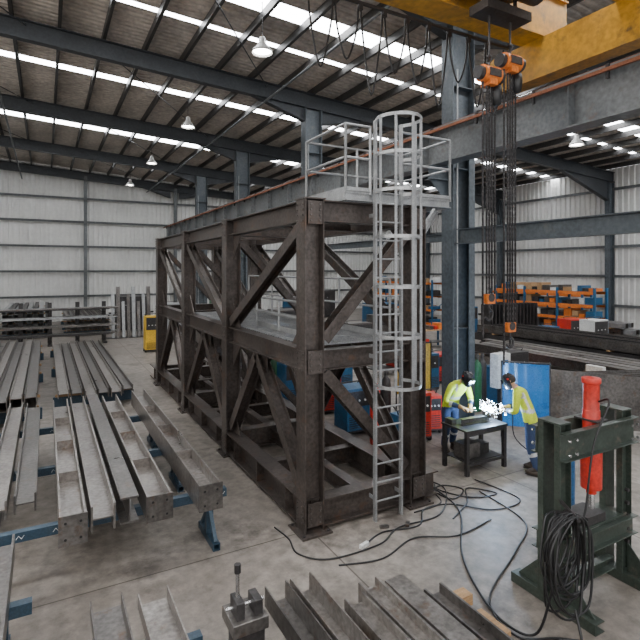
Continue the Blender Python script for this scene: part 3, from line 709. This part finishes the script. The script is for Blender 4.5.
def hand(b,Wp,f,up,sd,k='glove'):
    Wp=V(Wp);f=V(f).normalized();n=V(up); n=(n-f*n.dot(f)).normalized(); s=f.cross(n)*sd
    rings=[(-.06,.048,.046),(-.005,.036,.031),(.03,.042,.022),(.07,.046,.018),(.095,.042,.013)]
    N=14; vs=[]
    for d,a,c in rings:
        for j in range(N):
            t=2*math.pi*j/N; vs.append(Wp+f*d+s*(a*math.cos(t))+n*(c*math.sin(t)))
    fs=[(i*N+j,i*N+(j+1)%N,(i+1)*N+(j+1)%N,(i+1)*N+j) for i in range(4) for j in range(N)]+[tuple(range(4*N,5*N)),tuple(range(N-1,-1,-1))]
    b.add(vs,fs,k,True)
    for off,L in((.033,.85),(.011,1.0),(-.011,.93),(-.032,.75)):
        r=Wp+s*off
        pts=[r+f*.07,r+f*.098+n*.003,r+f*(.098+.028*L)-n*.016*L,r+f*(.098+.034*L)-n*.042*L,r+f*(.098+.018*L)-n*.062*L]
        b.pipe(pts,.01,k,8,rad=[.0105,.0105,.0098,.0092,.007])
    r=Wp+f*.025
    b.pipe([r+s*.025,r+s*.052+f*.022-n*.008,r+s*.056+f*.05-n*.022,r+s*.04+f*.07-n*.036],.012,k,8,rad=[.014,.013,.0115,.009])
def head(parent,loc,pitch,mask=True):
    b=MB(); n=22; vs=[]
    for i in range(n+1):
        ph=math.pi*i/n
        for j in range(2*n):
            t=math.pi*j/n; x,y,z=math.sin(ph)*math.cos(t),math.sin(ph)*math.sin(t),-math.cos(ph)
            X,Y,Z=x*.077,y*.097,z*.118
            if z<0: X*=1+.28*z*abs(z)**.3; Y=Y*(1+.12*z) + (.012*(-z) if y>0 else .03*(-z))
            g=lambda cx,cz,w:math.exp(-(((x-cx)**2+(z-cz)**2)/w)) if y>0 else 0
            Y+=.03*g(0,-.15,.02)+.012*g(0,-.38,.015)-.012*g(.38,.02,.02)-.012*g(-.38,.02,.02)+.008*g(0,.2,.08)-.006*g(0,-.5,.006)+.012*g(0,-.75,.04)
            vs.append((X,Y,Z))
    m=2*n
    fs=[];fh=[]
    for i in range(n):
        for j in range(m):
            q=(i*m+j,i*m+(j+1)%m,(i+1)*m+(j+1)%m,(i+1)*m+j); c=sum((V(vs[a]) for a in q),V())/4
            (fh if (c.z>.06 or (c.y<-.005 and c.z>-.05)) else fs).append(q)
    b.add(vs,fs,'skin',True); b.add([tuple(V(v)*1.05) for v in vs],fh,'hair',True)
    for s in(-1,1):
        b.sph((s*.028,.078,.003),.013,'eye',8,(1,1,.6)); b.sph((s*.028,.0895,.003),.0045,'hair',6); b.sph((s*.078,-.005,-.01),.028,'skin',8,(.35,.7,1.1))
    b.sph((0,.092,-.056),.018,'skin',8,(1.2,.35,.3))
    b.cyl((0,-.005,-.16),(0,-.005,-.07),.052,'skin',14)
    if mask:
        N=20; rings=[(-.15,.05,.10,.06),(-.13,.075,.135,.05),(-.06,.098,.155,.02),(.02,.105,.155,.0),(.08,.1,.14,.0),(.115,.085,.11,.0),(.135,.05,.07,.0),(.142,.005,.01,0)]
        vs=[]
        for z,a,c,yo in rings:
            for j in range(N+1):
                t=-.15+(math.pi+.3)*j/N; vs.append((a*math.cos(t),c*math.sin(t)+yo*.3,z))
        r=N+1
        b.add(vs,[(i*r+j,i*r+j+1,(i+1)*r+j+1,(i+1)*r+j) for i in range(len(rings)-1) for j in range(N)],'mask',True)
        b.bx(-.058,.058,.14,.165,-.02,.055,'mask'); b.bx(-.05,.05,.16,.168,-.012,.046,'visor')
        for s in(-1,1): b.cyl((s*.09,0,.04),(s*.115,0,.04),.02,'red',10)
        b.lathe([(.098,.055),(.1,.075),(.085,.075),(.085,.055)],(0,0,0),'mask',20)
    return b.obj('head',parent,loc=loc,rot=(pitch,0,0))
def person(nm,loc,rz,mask,lean,wr,wl,elr,ell,tool=True):
    e=empty(nm,loc,rz); e.scale=(1.06,1.06,1.06)
    L=lean
    P=[((0,0,.98),(.165,.125)),((0,.03+L*.1,1.12),(.155,.115)),((0,.06+L*.35,1.30),(.17,.125)),((0,.06+L*.55,1.42),(.12,.09)),((0,.07+L*.7,1.50),(.058,.055)),((0,.08+L*.8,1.56),(.052,.052)),
       ((.095,.0,.88),(.105,.11)),((.12,.06,.5),(.084,.084)),((.125,-.02,.13),(.066,.066)),((.135,.12,.06),(.045,.04)),
       ((-.095,.0,.88),(.105,.11)),((-.12,.0,.5),(.084,.084)),((-.14,-.12,.13),(.066,.066)),((-.15,.02,.06),(.045,.04)),
       ((.18,.06+L*.5,1.41),(.075,.075)),(elr,(.06,.06)),(wr,(.046,.046)),
       ((-.18,.06+L*.5,1.41),(.075,.075)),(ell,(.06,.06)),(wl,(.046,.046))]
    E=[(0,1,'torso'),(1,2,'torso'),(2,3,'torso'),(3,4,'torso'),(4,5,'neck'),(0,6,'leg'),(6,7,'leg'),(7,8,'shin'),(8,9,'foot'),(0,10,'leg'),(10,11,'leg'),(11,12,'shin'),(12,13,'foot'),
       (3,14,'torso'),(14,15,'uarm'),(15,16,'farm'),(3,17,'torso'),(17,18,'uarm'),(18,19,'farm')]
    skin_body('body',P,E,e)
    b=MB()
    fr=(V(wr)-V(elr)).normalized(); fl=(V(wl)-V(ell)).normalized()
    hand(b,V(wr)+fr*.03,fr,(0.2,0,1),1); hand(b,V(wl)+fl*.03,fl,(-.2,0,1),-1)
    b.obj('hands',e)
    b=MB()
    for x,y in((.13,.05),(-.145,-.05)):
        b.sph((x,y,.055),.052,'boot',10,(1.0,2.6,1.0)); b.sph((x,y,.015),.052,'rubber',10,(1.06,2.7,.29))
    b.obj('boots',e)
    head(e,(0,.11+L*.9,1.64-L*.05),-.25-L*.6,mask)
    if tool:
        b=MB(); p=V(wr)+fr*.11-V((0,0,.035)); q=p+V((-.05,.12,-.03)); b.cyl(p-V((0,.05,0)),q,.014,'rubber',8); b.cyl(q,q+V((-.01,.05,-.03)),.007,'chrome',6)
        b.pipe(smooth_pts([p-V((0,.05,0)),p+V((.1,-.15,-.1)),p+V((.2,-.2,-.6)),V((.35,-.3,.02))],6),.012,'rubber',6); b.obj('welding_torch',e)
    return e
person('welder',(4.74,-.16,0),.42,True,.3,(.1,.45,1.10),(-.12,.42,1.08),(.3,.22,1.12),(-.3,.2,1.12))
person('welder',(4.15,1.45,0),math.pi-.15,True,.5,(.12,.52,1.04),(-.12,.5,1.03),(.3,.28,1.10),(-.3,.28,1.10),False)

b=MB(); b.bx(.5,.95,-2.75,-2.65,0,.1,'wood'); b.bx(.5,.95,-2.55,-2.45,0,.1,'wood'); b.bx(.55,.9,-2.8,-2.4,.1,.2,'wood'); b.obj('timber_blocks',loc=(-.2,-.3,0))
# ---------------------------------------------------------------- light
w=bpy.data.worlds.new('World'); bpy.context.scene.world=w; w.use_nodes=True
w.node_tree.nodes['Background'].inputs[0].default_value=(.95,.96,1,1); w.node_tree.nodes['Background'].inputs[1].default_value=1.1
def area(nm,loc,tgt,sx,sy,en,col):
    l=bpy.data.lights.new(nm,'AREA'); l.shape='RECTANGLE'; l.size=sx;l.size_y=sy;l.energy=en;l.color=col
    o=bpy.data.objects.new(nm,l); bpy.context.collection.objects.link(o); o.location=loc
    o.rotation_euler=(V(tgt)-V(loc)).to_track_quat('-Z','Y').to_euler()
area('camera_side_fill',(-4,-13.5,6.5),(2,6,2.5),20,8,1000,(1,.95,.89))  # added fill light behind the camera; no doorway is modelled there
area('left_side_fill',(-13.3,4,7),(2,6,2.5),18,6,1300,(1,.96,.91))  # second added fill, inside the closed left wall, with no window behind it
cam=bpy.data.cameras.new('camera'); co=bpy.data.objects.new('camera',cam); bpy.context.collection.objects.link(co)
cam.sensor_width=36; cam.lens=500/640*36; cam.shift_y=-50/640; cam.clip_end=300
co.location=(-3.48,-6.65,3.9); yaw=math.atan2(.481,.877)
co.rotation_euler=(math.pi/2,0,-yaw)
bpy.context.scene.camera=co
